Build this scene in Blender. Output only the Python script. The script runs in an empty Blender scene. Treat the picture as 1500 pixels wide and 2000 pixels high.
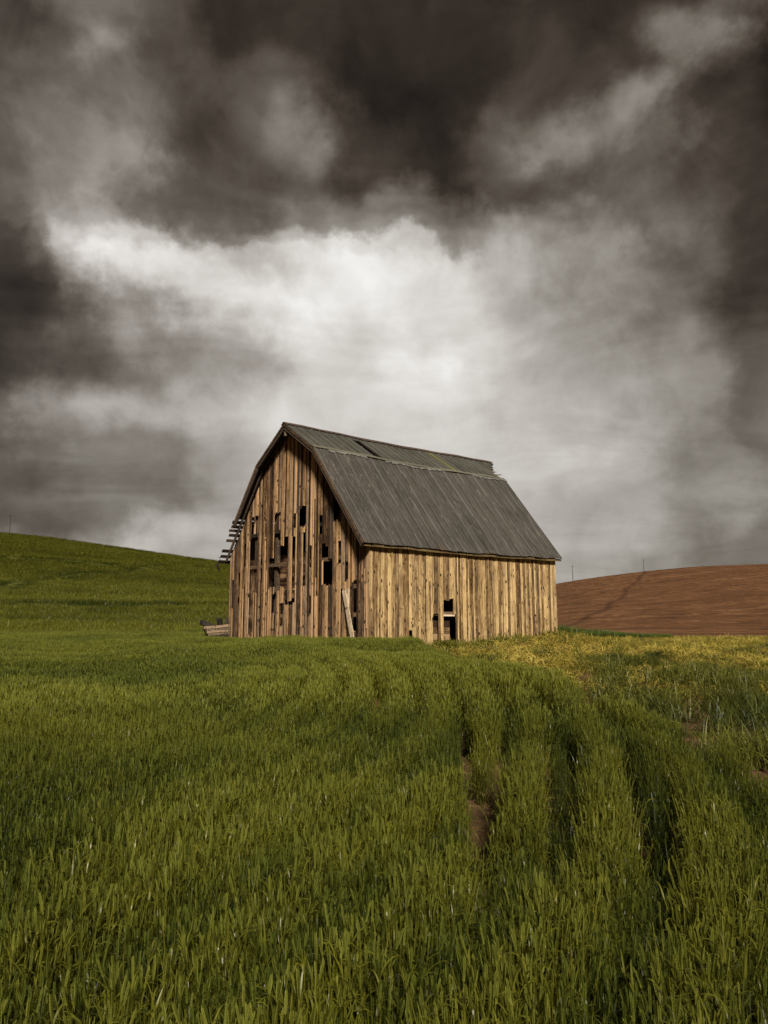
import bpy, bmesh, math, random
import numpy as np
from mathutils import Vector, Matrix
random.seed(7); RNG = np.random.default_rng(11)
SC = bpy.context.scene
COL = SC.collection
R = math.radians

# ------------------------------------------------------------------ camera
EYE = 1.72; F = 1500.0; PITCH = R(8.272)
cd = bpy.data.cameras.new('camera'); cam = bpy.data.objects.new('camera', cd); COL.objects.link(cam)
cd.sensor_fit = 'VERTICAL'; cd.sensor_height = 36; cd.lens = 27.0
cd.clip_start = 0.05; cd.clip_end = 9000
cam.location = (0, 0, EYE); cam.rotation_euler = (math.pi/2 + PITCH, 0, 0)
SC.camera = cam
SC.view_settings.view_transform = 'Standard'; SC.view_settings.look = 'None'
EXPO = 1.12
SC.view_settings.exposure = EXPO; SC.view_settings.gamma = 1

def ray(px, py):
    a = (px-750)/F; b = (1000-py)/F; c, s = math.cos(PITCH), math.sin(PITCH)
    return np.array([a, c - b*s, s + b*c])
def proj(x, y, z):
    zz = z-EYE; c, s = math.cos(PITCH), math.sin(PITCH)
    f = np.maximum(y*c+zz*s, 1e-3); u = -y*s+zz*c
    return 750+F*x/f, 1000-F*u/f

# ------------------------------------------------------------------ node helper
class NT:
    def __init__(s, tree): s.t = tree; s.n = tree.nodes; s.l = tree.links; s.n.clear()
    def add(s, typ, **kw):
        nd = s.n.new(typ)
        for k, v in kw.items(): setattr(nd, k, v)
        return nd
    def put(s, sock, v):
        if isinstance(v, bpy.types.NodeSocket): s.l.new(v, sock)
        elif v is not None: sock.default_value = v
    def math(s, op, a, b=None, c=None, clamp=False):
        nd = s.add('ShaderNodeMath', operation=op, use_clamp=clamp)
        s.put(nd.inputs[0], a); s.put(nd.inputs[1], b)
        if c is not None: s.put(nd.inputs[2], c)
        return nd.outputs[0]
    def vec(s, op, a, b=None):
        nd = s.add('ShaderNodeVectorMath', operation=op)
        s.put(nd.inputs[0], a); s.put(nd.inputs[1], b)
        return nd.outputs['Vector']
    def noise(s, v, scale, detail=4, rough=.55, dist=0, out=0):
        nd = s.add('ShaderNodeTexNoise')
        s.put(nd.inputs['Vector'], v); s.put(nd.inputs['Scale'], scale); s.put(nd.inputs['Detail'], detail)
        s.put(nd.inputs['Roughness'], rough); s.put(nd.inputs['Distortion'], dist)
        return nd.outputs[out]
    def ramp(s, f, stops, interp='LINEAR'):
        nd = s.add('ShaderNodeValToRGB'); cr = nd.color_ramp; cr.interpolation = interp
        while len(cr.elements) > 1: cr.elements.remove(cr.elements[-1])
        for i, (p, c) in enumerate(stops):
            e = cr.elements[0] if i == 0 else cr.elements.new(p)
            e.position = p
            if not hasattr(c, '__len__'): c = (c, c, c)
            e.color = (*c[:3], 1)
        s.put(nd.inputs[0], f); return nd.outputs[0]
    def mix(s, f, a, b, blend='MIX'):
        nd = s.add('ShaderNodeMix', data_type='RGBA', blend_type=blend)
        s.put(nd.inputs[0], f)
        for sock, v in ((nd.inputs[6], a), (nd.inputs[7], b)):
            if isinstance(v, tuple) and len(v) == 3: v = (*v, 1)
            s.put(sock, v)
        return nd.outputs[2]
    def rng(s, v, a, b, c=0.0, d=1.0, kind='LINEAR'):
        nd = s.add('ShaderNodeMapRange', interpolation_type=kind); nd.clamp = True
        for i, q in enumerate((v, a, b, c, d)): s.put(nd.inputs[i], q)
        return nd.outputs[0]

# ------------------------------------------------------------------ world: storm sky
SUN_DIR = Vector((0.13, -0.84, 0.60)).normalized()     # towards the sun
sun_el = math.asin(SUN_DIR.z); sun_az = math.atan2(SUN_DIR.x, SUN_DIR.y)
CY = SC.cycles; CY.max_bounces = 5; CY.diffuse_bounces = 2; CY.glossy_bounces = 2; CY.transmission_bounces = 3; CY.transparent_max_bounces = 4
W_ = bpy.data.worlds.new('World'); SC.world = W_; W_.use_nodes = True
W_.cycles.sampling_method = 'MANUAL'; W_.cycles.sample_map_resolution = 512
nt = NT(W_.node_tree)
out = nt.add('ShaderNodeOutputWorld'); bg = nt.add('ShaderNodeBackground')
nt.l.new(bg.outputs[0], out.inputs[0])
tc = nt.add('ShaderNodeTexCoord'); D = nt.vec('NORMALIZE', tc.outputs['Generated'])
sp = nt.add('ShaderNodeSeparateXYZ'); nt.l.new(D, sp.inputs[0])
theta = nt.math('ARCTAN2', sp.outputs[0], sp.outputs[1])
phi = nt.math('ARCSINE', sp.outputs[2])
# cloud-layer coordinates, stretched towards the horizon
den = nt.math('ADD', nt.math('ABSOLUTE', sp.outputs[2]), 0.22)
cb = nt.add('ShaderNodeCombineXYZ')
nt.put(cb.inputs[0], nt.math('DIVIDE', sp.outputs[0], den)); nt.put(cb.inputs[1], nt.math('DIVIDE', sp.outputs[1], den)); nt.put(cb.inputs[2], nt.math('MULTIPLY', sp.outputs[2], 1.5))
CP = cb.outputs[0]
w1 = nt.add('ShaderNodeSeparateXYZ'); nt.l.new(nt.vec('SUBTRACT', nt.noise(D, 4.5, 2, .5, out=1), (.5, .5, .5)), w1.inputs[0])
w2 = nt.add('ShaderNodeSeparateXYZ'); nt.l.new(nt.vec('SUBTRACT', nt.noise(D, 7.5, 6, .57, out=1), (.5, .5, .5)), w2.inputs[0])
th = nt.math('ADD', nt.math('MULTIPLY_ADD', w1.outputs[0], .10, theta), nt.math('MULTIPLY', w2.outputs[0], .27))
ph = nt.math('ADD', nt.math('MULTIPLY_ADD', w1.outputs[1], .07, phi), nt.math('MULTIPLY', w2.outputs[1], .17))
# brightness of the cloud deck by direction, row by row (pixel columns of the photograph turned into azimuths)
ROWS = [
 (1200, [(0,.40),(300,.52),(500,.58),(1100,.55),(1300,.50),(1500,.40)]),
 (1070, [(0,.44),(120,.52),(300,.64),(420,.62),(600,.62),(1100,.62),(1200,.64),(1300,.56),(1500,.42)]),
 (1000, [(0,.32),(250,.42),(400,.55),(700,.64),(1100,.61),(1280,.61),(1400,.53),(1500,.44)]),
 (900,  [(0,.33),(60,.37),(200,.44),(400,.60),(700,.72),(1000,.69),(1150,.65),(1300,.58),(1420,.48),(1500,.40)]),
 (800,  [(0,.38),(80,.52),(200,.64),(350,.66),(500,.72),(700,.76),(850,.76),(1000,.68),(1200,.59),(1350,.49),(1500,.34)]),
 (710,  [(0,.24),(60,.27),(150,.34),(300,.47),(480,.60),(600,.76),(720,.72),(820,.80),(900,.72),(1100,.61),(1300,.50),(1500,.31)]),
 (610,  [(0,.22),(60,.25),(150,.34),(240,.52),(330,.74),(450,.80),(600,.83),(750,.81),(880,.74),(1100,.55),(1300,.41),(1500,.24)]),
 (530,  [(0,.26),(50,.34),(130,.64),(230,.82),(340,.78),(430,.62),(560,.76),(700,.82),(850,.76),(1000,.60),(1200,.45),(1350,.34),(1500,.23)]),
 (500,  [(0,.34),(60,.44),(140,.66),(230,.72),(330,.66),(420,.44),(540,.62),(680,.76),(850,.70),(1000,.62),(1150,.50),(1300,.38),(1500,.23)]),
 (465,  [(0,.38),(100,.52),(250,.58),(370,.38),(480,.36),(600,.46),(750,.50),(880,.48),(1010,.62),(1100,.50),(1250,.36),(1500,.22)]),
 (430,  [(0,.38),(100,.46),(250,.52),(380,.34),(480,.32),(600,.44),(750,.44),(880,.42),(1010,.58),(1100,.48),(1250,.34),(1500,.21)]),
 (350,  [(0,.32),(120,.42),(280,.50),(400,.30),(520,.34),(640,.36),(760,.24),(880,.20),(1000,.32),(1150,.31),(1300,.32),(1400,.22),(1500,.17)]),
 (270,  [(0,.28),(100,.34),(230,.38),(380,.27),(500,.34),(620,.44),(740,.24),(880,.19),(980,.34),(1080,.48),(1200,.42),(1280,.46),(1400,.21),(1500,.15)]),
 (170,  [(0,.24),(90,.34),(200,.54),(320,.33),(480,.32),(600,.28),(740,.17),(880,.18),(1000,.28),(1150,.25),(1280,.25),(1380,.42),(1500,.15)]),
 (70,   [(0,.23),(80,.38),(180,.40),(320,.30),(430,.20),(600,.21),(760,.18),(900,.20),(1050,.26),(1200,.20),(1350,.22),(1440,.32),(1500,.15)]),
 (-120, [(0,.20),(200,.26),(500,.20),(750,.19),(1000,.21),(1250,.19),(1500,.17)]),
]
TH0 = R(50)
def dirang(px, py):
    d = ray(px, py); d = d/np.linalg.norm(d)
    return math.atan2(d[0], d[1]), math.asin(d[2])
tn = nt.rng(th, -TH0, TH0)
Bv = None; prev = None
for py, pts in ROWS:
    st = [(0.0, .22), (.08, .22)]
    for px, b in pts:
        st.append(((dirang(px, py)[0]+TH0)/(2*TH0), b))
    st += [(.92, .22), (1.0, .22)]
    r_ = nt.ramp(tn, st, 'EASE'); e = dirang(750, py)[1]
    if Bv is None: Bv = r_
    else: Bv = nt.mix(nt.rng(ph, prev, e, kind='SMOOTHSTEP'), Bv, r_)
    prev = e
bw = nt.add('ShaderNodeSeparateColor'); nt.l.new(Bv, bw.inputs[0]); B0 = bw.outputs[0]
n1 = nt.noise(nt.vec('MULTIPLY', CP, (.85, 1.2, 1.5)), 1.9, 6, .57, .8)
n2 = nt.noise(D, 9.0, 7, .62, .45)
bil = nt.math('ABSOLUTE', nt.math('SUBTRACT', nt.noise(D, 13.0, 3, .5, .4), .5))
n2 = nt.math('ADD', n2, nt.math('MULTIPLY', nt.math('SUBTRACT', bil, .09), .5))
det = nt.math('ADD', nt.math('MULTIPLY', nt.math('SUBTRACT', n1, .5), .95), nt.math('MULTIPLY', nt.math('SUBTRACT', n2, .5), .72))
amp = nt.math('MULTIPLY', nt.rng(B0, .15, .75, 1.15, .40), nt.rng(phi, .05, .45, .6, 1.1))
B0 = nt.math('MULTIPLY_ADD', B0, 1.09, -.02)
B1 = nt.math('MULTIPLY', B0, nt.math('MULTIPLY_ADD', det, amp, 1.0))
B1 = nt.math('MAXIMUM', B1, .03)
lin = nt.math('POWER', B1, 2.2)
tint = nt.ramp(B1, [(0.0, (1.12, .79, .52)), (.20, (1.12, .82, .58)), (.32, (1.10, .90, .70)), (.45, (1.07, .955, .81)), (.60, (1.05, .97, .87)), (.80, (1.03, .985, .925)), (1, (1, 1, .99))])
cool = nt.rng(th, -.50, -.15, 1.0, 0.0, 'SMOOTHSTEP')
tint = nt.mix(nt.math('MULTIPLY', cool, .12), tint, (1.04, .91, .90))
clouds = nt.vec('MULTIPLY', tint, lin)
sky = nt.add('ShaderNodeTexSky'); sky.sky_type = 'NISHITA'; sky.sun_disc = False
sky.sun_elevation = sun_el; sky.sun_rotation = sun_az
skc = nt.vec('MULTIPLY', sky.outputs[0], (.08, .08, .08))
fin = nt.mix(.015, clouds, skc)
nt.l.new(fin, bg.inputs[0]); bg.inputs[1].default_value = 1.06/2**EXPO

sd = bpy.data.lights.new('sun', 'SUN'); sd.energy = 3.0; sd.angle = R(9); sd.color = (1.0, .90, .74)
so = bpy.data.objects.new('sun', sd); COL.objects.link(so); so.location = (30, -60, 60)
so.rotation_euler = (-SUN_DIR).to_track_quat('-Z', 'Y').to_euler()

# ------------------------------------------------------------------ helpers
def setp(o, label=None, cat=None, kind=None, group=None):
    if label: o['label'] = label
    if cat: o['category'] = cat
    if kind: o['kind'] = kind
    if group: o['group'] = group
    return o
class MB:
    def __init__(s): s.v = []; s.f = []; s.m = []
    def quad(s, *p, m=0):
        i = len(s.v); s.v += [tuple(q) for q in p]; s.f.append(tuple(range(i, i+len(p)))); s.m.append(m)
    def loft(s, rings, caps=True, m=0):
        i = len(s.v); n = len(rings[0])
        for r in rings: s.v += [tuple(p) for p in r]
        for k in range(len(rings)-1):
            for j in range(n):
                a = i+k*n+j; b = i+k*n+(j+1) % n
                s.f.append((a, b, b+n, a+n)); s.m.append(m)
        if caps:
            s.f.append(tuple(range(i+n-1, i-1, -1))); s.f.append(tuple(range(i+(len(rings)-1)*n, i+len(rings)*n))); s.m += [m, m]
    def box(s, x0, x1, y0, y1, z0, z1, m=0):
        s.loft([[(x0, y0, z), (x1, y0, z), (x1, y1, z), (x0, y1, z)] for z in (z0, z1)], m=m)
    def beam(s, A, B, w, h, up=(0, 0, 1), m=0, taper=1, seg=1, jit=0):
        A = Vector(A); B = Vector(B); d = (B-A).normalized(); U = Vector(up)
        sx = d.cross(U)
        if sx.length < 1e-3: sx = d.cross(Vector((1, 0, 0)))
        sx.normalize(); uz = sx.cross(d).normalized()
        rings = []
        for k in range(seg+1):
            t = k/seg; c = A.lerp(B, t); q = 1+(taper-1)*t
            o = sx*random.uniform(-jit, jit)+uz*random.uniform(-jit, jit)
            rings.append([c+o+sx*(a*w/2*q)+uz*(b*h/2*q) for a, b in ((-1, -1), (1, -1), (1, 1), (-1, 1))])
        s.loft(rings, m=m)
    def tube(s, pts, rad, n=8, m=0):
        rings = []
        for k, p in enumerate(pts):
            p = Vector(p); q = Vector(pts[min(k+1, len(pts)-1)])-Vector(pts[max(k-1, 0)]); q.normalize()
            a = q.orthogonal().normalized(); b = q.cross(a)
            r = rad[k] if hasattr(rad, '__len__') else rad
            rings.append([p+a*(r*math.cos(2*math.pi*j/n))+b*(r*math.sin(2*math.pi*j/n)) for j in range(n)])
        s.loft(rings, m=m)
    def mesh(s, name, mats=()):
        me = bpy.data.meshes.new(name); me.from_pydata(s.v, [], s.f)
        for q in (mats if isinstance(mats, (list, tuple)) else [mats]): me.materials.append(q)
        if any(s.m): me.polygons.foreach_set('material_index', s.m)
        bm = bmesh.new(); bm.from_mesh(me); bmesh.ops.recalc_face_normals(bm, faces=bm.faces); bm.to_mesh(me); bm.free()
        me.update(); return me
    def build(s, name, mats, parent=None):
        o = bpy.data.objects.new(name, s.mesh(name, mats)); COL.objects.link(o)
        if parent: o.parent = parent
        return o
def empty(name, loc, rz=0):
    o = bpy.data.objects.new(name, None); COL.objects.link(o); o.location = loc; o.rotation_euler = (0, 0, rz); o.empty_display_size = .3
    return o
def newmat(name):
    m = bpy.data.materials.new(name); m.use_nodes = True; n = NT(m.node_tree)
    o = n.add('ShaderNodeOutputMaterial'); p = n.add('ShaderNodeBsdfPrincipled'); n.l.new(p.outputs[0], o.inputs[0])
    return m, n, p, o

# ------------------------------------------------------------------ materials
def wood(name, dark, mid, light, axis='z', grey=.25, rough=.8, knots=.95, shv=.42):
    m, n, p, o = newmat(name)
    t = n.add('ShaderNodeTexCoord'); oi = n.add('ShaderNodeObjectInfo')
    off = n.add('ShaderNodeCombineXYZ'); rr = oi.outputs['Random']
    n.put(off.inputs[0], n.math('MULTIPLY', rr, 37.0)); n.put(off.inputs[1], n.math('MULTIPLY', rr, 91.0)); n.put(off.inputs[2], n.math('MULTIPLY', rr, 53.0))
    v = n.vec('ADD', t.outputs['Object'], off.outputs[0])
    st = {'z': (1, 1, .022), 'x': (.022, 1, 1), 'y': (1, .022, 1)}[axis]
    kn = {'z': (5.2, 5.2, 1.15), 'x': (1.15, 5.2, 5.2), 'y': (5.2, 1.15, 5.2)}[axis]
    wob = n.vec('MULTIPLY', n.vec('SUBTRACT', n.noise(v, 3.0, 2, out=1), (.5, .5, .5)), (.05, .05, .05))
    # knots
    vo = n.add('ShaderNodeTexVoronoi', voronoi_dimensions='2D'); sv = n.add('ShaderNodeSeparateXYZ'); n.l.new(v, sv.inputs[0]); cv = n.add('ShaderNodeCombineXYZ')
    n.put(cv.inputs[0], n.math('MULTIPLY', n.math('ADD', sv.outputs[0], sv.outputs[1]), 6.0)); n.put(cv.inputs[1], n.math('MULTIPLY', sv.outputs[2], 2.1))
    n.put(vo.inputs['Vector'], cv.outputs[0]); vo.inputs['Scale'].default_value = 1.0
    dk = vo.outputs['Distance']
    vs = n.vec('MULTIPLY', n.vec('ADD', v, wob), st)
    fine = n.noise(vs, 60, 6, .7, .4); coarse = n.noise(vs, 17, 4, .6, 1.2)
    blot = n.noise(v, 1.3, 4, .6)
    f = n.math('ADD', n.math('MULTIPLY', fine, .75), n.math('MULTIPLY', coarse, .42))
    f = n.math('ADD', n.math('SUBTRACT', f, .05), n.math('MULTIPLY', n.math('SUBTRACT', blot, .5), .34))
    sh = n.math('FRACT', n.math('MULTIPLY', rr, 7.13))
    f = n.math('ADD', f, n.math('MULTIPLY', n.math('SUBTRACT', sh, .5), shv))
    c = n.ramp(f, [(.38, dark), (.51, mid), (.62, light), (.74, tuple(min(1, q*1.35) for q in light))])
    g = n.math('FRACT', n.math('MULTIPLY', rr, 13.7))
    gl = n.ramp(f, [(.3, (.06, .052, .045)), (.75, (.36, .32, .27))])
    c = n.mix(n.math('MULTIPLY', n.rng(g, .5, 1.0), grey), c, gl)
    crack = n.rng(n.noise(vs, 140, 3, .5, .3), .30, .37, .38, 1.0)
    c = n.mix(1.0, c, n.ramp(crack, [(0, 0), (1, 1)]), 'MULTIPLY')
    kf = n.rng(dk, .09, .17, 1.0, 0.0)
    kf = n.math('MULTIPLY', kf, n.math('GREATER_THAN', n.noise(v, 1.7, 0), .5))
    c = n.mix(n.math('MULTIPLY', kf, knots), c, tuple(q*.32 for q in dark))
    n.l.new(c, p.inputs['Base Color']); p.inputs['Roughness'].default_value = rough
    p.inputs['Specular IOR Level'].default_value = .25
    b = n.add('ShaderNodeBump'); b.inputs['Strength'].default_value = .7; b.inputs['Distance'].default_value = .012
    n.l.new(n.math('ADD', n.math('MULTIPLY', fine, .6), coarse), b.inputs['Height']); n.l.new(b.outputs[0], p.inputs['Normal'])
    return m
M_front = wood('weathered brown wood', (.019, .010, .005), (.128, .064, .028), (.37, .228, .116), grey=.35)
M_side = wood('bleached and sunlit wood', (.036, .019, .008), (.185, .110, .045), (.44, .315, .155), grey=.15, shv=.22)  # yellower than the gable: partly bleaching, partly its brighter light painted in
M_frame = wood('dark frame timber', (.03, .02, .013), (.10, .065, .04), (.20, .14, .09), axis='x')
M_frame_y = wood('dark cross timber', (.015, .010, .006), (.060, .038, .022), (.14, .09, .055), axis='y')
M_trim = wood('brown trim board', (.016, .010, .006), (.055, .033, .018), (.12, .075, .04), axis='y', grey=.1)
M_eave = wood('ochre eave board', (.02, .012, .005), (.085, .055, .02), (.16, .11, .04), axis='x', grey=.1)
M_sheath = wood('dark sheathing', (.02, .014, .011), (.06, .04, .032), (.11, .08, .06), axis='x', grey=.2)
M_plank = wood('pale plank wood', (.26, .19, .13), (.50, .39, .27), (.66, .55, .42), axis='z', grey=.1, shv=.05)
M_char = wood('blackened timber', (.005, .0045, .004), (.012, .010, .009), (.028, .023, .020), axis='x', grey=0)
M_inner_x = wood('brown inner planks', (.03, .016, .009), (.12, .07, .035), (.24, .15, .08), axis='x', grey=.1)
M_inner = wood('reddish inner planks', (.05, .025, .015), (.17, .085, .045), (.30, .18, .10), axis='y', grey=.1)

def metal(name, a, b, streak, dents):
    m, n, p, o = newmat(name)
    t = n.add('ShaderNodeTexCoord'); oi = n.add('ShaderNodeObjectInfo')
    v = t.outputs['Object']
    big = n.noise(v, .55, 5, .6); st = n.noise(n.vec('MULTIPLY', v, (7, .5, .35)), 2.2, 5, .65, .4)
    fn = n.noise(v, 26, 5, .7)
    f = n.math('ADD', n.math('ADD', n.math('MULTIPLY', big, .55), n.math('MULTIPLY', st, streak)), n.math('MULTIPLY', n.math('SUBTRACT', oi.outputs['Random'], .5), .16))
    f = n.math('ADD', f, n.math('MULTIPLY', n.math('SUBTRACT', fn, .5), .25))
    c = n.ramp(f, [(.34, a), (.52, tuple((x+y)/2 for x, y in zip(a, b))), (.72, b)])
    pale = n.rng(n.noise(n.vec('MULTIPLY', v, (9, 1.2, 1.0)), 1.6, 4, .6, 1.5), .57, .70, 0, .55)
    c = n.mix(pale, c, (.20, .195, .18))
    rust = n.rng(n.noise(v, 1.7, 5, .7), .60, .70, 0, .35)
    c = n.mix(rust, c, (.10, .055, .034))
    n.l.new(c, p.inputs['Base Color'])
    p.inputs['Metallic'].default_value = .15; p.inputs['Specular IOR Level'].default_value = .35
    n.put(p.inputs['Roughness'], n.rng(fn, .3, .7, .48, .7))
    bp = n.add('ShaderNodeBump'); bp.inputs['Strength'].default_value = dents; bp.inputs['Distance'].default_value = .06
    dn = n.noise(n.vec('MULTIPLY', v, (2.4, 1.1, 1.1)), 1.9, 3, .5, 1.1)
    n.l.new(n.math('ADD', dn, n.math('MULTIPLY', fn, .03)), bp.inputs['Height']); n.l.new(bp.outputs[0], p.inputs['Normal'])
    return m
M_roof_low = metal('weathered lower sheet metal', (.015, .0135, .012), (.064, .059, .053), .75, 1.0)
M_roof_up = metal('grey upper sheet metal', (.054, .054, .046), (.102, .102, .087), .35, .25)
M_roof_moss = metal('mossy sheet metal', (.10, .10, .045), (.19, .18, .085), .35, .25)
M_break = metal('dull break trim', (.10, .095, .07), (.17, .16, .125), .35, .25)
M_flash = metal('pale flashing', (.11, .11, .105), (.21, .21, .20), .4, .3)
M_seam = metal('worn seam metal', (.09, .088, .083), (.19, .185, .175), .4, .2)
M_ridge = metal('rusty ridge cap', (.07, .045, .035), (.13, .10, .08), .4, .3)

def leafmat(name, a, b, rough=.42, trans=.3, patch=.35, spec=.5):
    m, n, p, o = newmat(name)
    at = n.add('ShaderNodeAttribute', attribute_type='INSTANCER', attribute_name='tint')
    g = n.add('ShaderNodeNewGeometry')
    nz = n.noise(g.outputs['Position'], patch, 3, .6)
    ri = n.math('MULTIPLY', n.math('SUBTRACT', g.outputs['Random Per Island'], .5), .7)
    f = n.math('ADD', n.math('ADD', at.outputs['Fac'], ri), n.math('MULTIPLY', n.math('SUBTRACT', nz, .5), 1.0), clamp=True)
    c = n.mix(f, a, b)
    n.l.new(c, p.inputs['Base Color']); p.inputs['Roughness'].default_value = rough; p.inputs['Specular IOR Level'].default_value = spec
    tr = n.add('ShaderNodeBsdfTranslucent'); n.l.new(n.mix(.5, c, b), tr.inputs[0])
    mx = n.add('ShaderNodeMixShader'); mx.inputs[0].default_value = trans
    n.l.new(p.outputs[0], mx.inputs[1]); n.l.new(tr.outputs[0], mx.inputs[2]); n.l.new(mx.outputs[0], o.inputs[0])
    return m
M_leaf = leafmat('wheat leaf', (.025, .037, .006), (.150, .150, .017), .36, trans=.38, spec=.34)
M_head = leafmat('wheat head', (.065, .085, .010), (.165, .175, .026), .6, .25, spec=.2)
M_dry = leafmat('dry wheat leaf', (.13, .085, .03), (.24, .17, .065), .6, .2)
M_straw = leafmat('matted straw', (.19, .155, .018), (.48, .38, .075), .6, .25, 1.2)
M_grass = leafmat('wild grass blade', (.026, .042, .006), (.125, .130, .016), .5, .3, .8)
M_weed = leafmat('yellow green weed', (.075, .10, .012), (.20, .19, .025), .5, .3, 1.0)
M_strip = leafmat('dark green crop', (.040, .075, .012), (.11, .15, .022), .5, .25, .4)

# ------------------------------------------------------------------ terrain
def sm(t):
    t = np.clip(t, 0, 1); return t*t*(3-2*t)
def vnoise(x, y, s, seed=0):
    r_ = np.random.default_rng(seed); t = r_.random((64, 64)); x = x*s; y = y*s
    i = np.floor(x).astype(int); j = np.floor(y).astype(int); fx = x-i; fy = y-j; fx = fx*fx*(3-2*fx); fy = fy*fy*(3-2*fy)
    g_ = lambda a, b: t[a % 64, b % 64]
    return (g_(i, j)*(1-fx)+g_(i+1, j)*fx)*(1-fy)+(g_(i, j+1)*(1-fx)+g_(i+1, j+1)*fx)*fy
def hfun(x, y):
    x = np.asarray(x, float); y = np.asarray(y, float)
    z = .66*(.6*np.clip((y-1)/23, 0, 1)+.4*sm((y-1)/23))
    z = z - .20*sm((x-1.5)/8)*sm((y-3)/12)
    z = z + .62*np.exp(-(((x-7.0)/5.0)**2+((y-32.0)/5.5)**2))
        # shallow gully on the right
    gy = 19.5 + .10*(x-6)
    z = z - .22*np.exp(-((y-gy)/1.6)**2)*sm((x-3)/3)
    z = z + .12*np.exp(-((y-16.6-.1*(x-6))/1.5)**2)*sm((x-4)/2)
    z = z + .04*np.sin(x*.7+1)*np.sin(y*.55)+.03*np.sin(x*1.7+y*.9)
    far = sm((y-55)/60)
    z = z*(1-far)+far*.45
    return z
def hillg(x, y):      # green hill behind the barn on the left
    zx = 35.5-.135*(x+147); zx = np.where(x < -147, 35.5-.05*(x+147), zx)
    zx = np.where(x > 60, np.maximum(zx, 0)-.06*(x-60), zx)
    t = np.clip((y-46)/255, -1, 1)
    py_ = np.where(t > 0, t**1.25*(1.32-.32*t**2.2), t*.5)
    Sx = sm((x/np.maximum(y, 20)+.16)/.24); zx = zx*(1-Sx)-6*Sx
    zz = .64+zx*py_ - .5*Sx + .5*np.sin(y*.075+x*.012)*sm((y-60)/60) + .45*np.sin(y*.17+.9*np.sin(x*.04)+.3*np.sin(x*.13))*sm((y-60)/50)*(.6+.4*np.sin(x*.03+y*.02))
    back = np.clip((y-300)/200, 0, 1)
    zz = zz - 45*back**1.6
    return zz
def hillp(x, y):      # ploughed hill on the right
    dx = x-172
    zx = 27.2-.00094*dx*dx*np.where(dx > 0, .35, 1)
    t = np.clip((y-86)/255, -.3, 1)
    p_ = np.where(t > 0, t**1.15*(1.3-.3*t**2), t*1.2)
    zz = .35+np.where(zx > 0, zx*p_, zx*.4) + .25*np.sin(x*.04+y*.03)*sm((y-100)/60)
    back = np.clip((y-345)/220, 0, 1)
    zz = zz+.35*(vnoise(x, y, .6, 51)-.5)*sm((y-95)/30)+.8*(vnoise(x*.4, y, .07, 52)-.5)*sm((y-100)/60)
    return zz-50*back**1.6
def axis_(segs):
    r = []
    for a, b, n in segs: r += list(np.linspace(a, b, n, endpoint=False))
    r.append(segs[-1][1]); return np.array(r)
def sheet(name, xs, ys, fn, mat, keep=None):
    X, Y = np.meshgrid(xs, ys); Z = fn(X, Y)
    nx = len(xs); V = np.stack([X.ravel(), Y.ravel(), Z.ravel()], 1)
    j, i = np.meshgrid(np.arange(len(ys)-1), np.arange(nx-1), indexing='ij')
    a = (j*nx+i).ravel(); Fc = np.stack([a, a+1, a+1+nx, a+nx], 1)
    if keep is not None: Fc = Fc[keep(V[Fc].mean(1))]
    me = bpy.data.meshes.new(name); me.from_pydata(V.tolist(), [], Fc.tolist()); me.materials.append(mat)
    me.polygons.foreach_set('use_smooth', [True]*len(me.polygons)); me.update()
    o = bpy.data.objects.new(name, me); COL.objects.link(o); o['kind'] = 'structure'; return o
def top(x, y):
    return np.maximum(np.maximum(hfun(x, y), np.where((y > 44), hillg(x, y), -99)), np.where((y > 76) & (x > -10), hillp(x, y), -99))

def ground_at(px, py, tmax=400):
    d = ray(px, py); t = 1.0
    while t < tmax:
        q = np.array([0, 0, EYE])+d*t
        if q[2] <= float(top(q[0], q[1])): return q
        t += .06 if t < 60 else .6
    return np.array([0, 0, EYE])+d*tmax

# soil of the field
m, n, p, o = newmat('field soil'); g = n.add('ShaderNodeNewGeometry'); P = g.outputs['Position']
c = n.ramp(n.noise(P, 5, 8, .7), [(.3, (.042, .018, .005)), (.55, (.115, .052, .015)), (.75, (.19, .095, .032))])
lit = n.rng(n.noise(n.vec('MULTIPLY', P, (9, 3, 3)), 4, 3, .6, 1.0), .6, .66, 0, .6)
c = n.mix(lit, c, (.20, .14, .06)); n.l.new(c, p.inputs['Base Color']); p.inputs['Roughness'].default_value = .95
b = n.add('ShaderNodeBump'); b.inputs['Strength'].default_value = .9; b.inputs['Distance'].default_value = .05
n.l.new(n.noise(P, 14, 8, .7), b.inputs['Height']); n.l.new(b.outputs[0], p.inputs['Normal']); M_soil = m
# ploughed hill
m, n, p, o = newmat('ploughed soil'); g = n.add('ShaderNodeNewGeometry'); P = g.outputs['Position']
wv = n.vec('ADD', P, n.vec('MULTIPLY', n.vec('SUBTRACT', n.noise(P, .02, 3, out=1), (.5, .5, .5)), (0, 30, 30)))
f1 = n.noise(n.vec('MULTIPLY', wv, (.05, .35, 1.1)), .5, 7, .75); f2 = n.noise(n.vec('MULTIPLY', wv, (.3, .8, 2.4)), 1.1, 8, .85)
ff = n.math('ADD', n.math('MULTIPLY', f1, .5), n.math('MULTIPLY', f2, .55))
c = n.ramp(ff, [(.40, (.038, .017, .008)), (.50, (.092, .043, .020)), (.58, (.155, .077, .037)), (.68, (.29, .172, .09))])
c = n.mix(n.rng(n.noise(P, .018, 4, .6), .4, .7, 0, .3), c, (.085, .038, .018))
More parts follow.
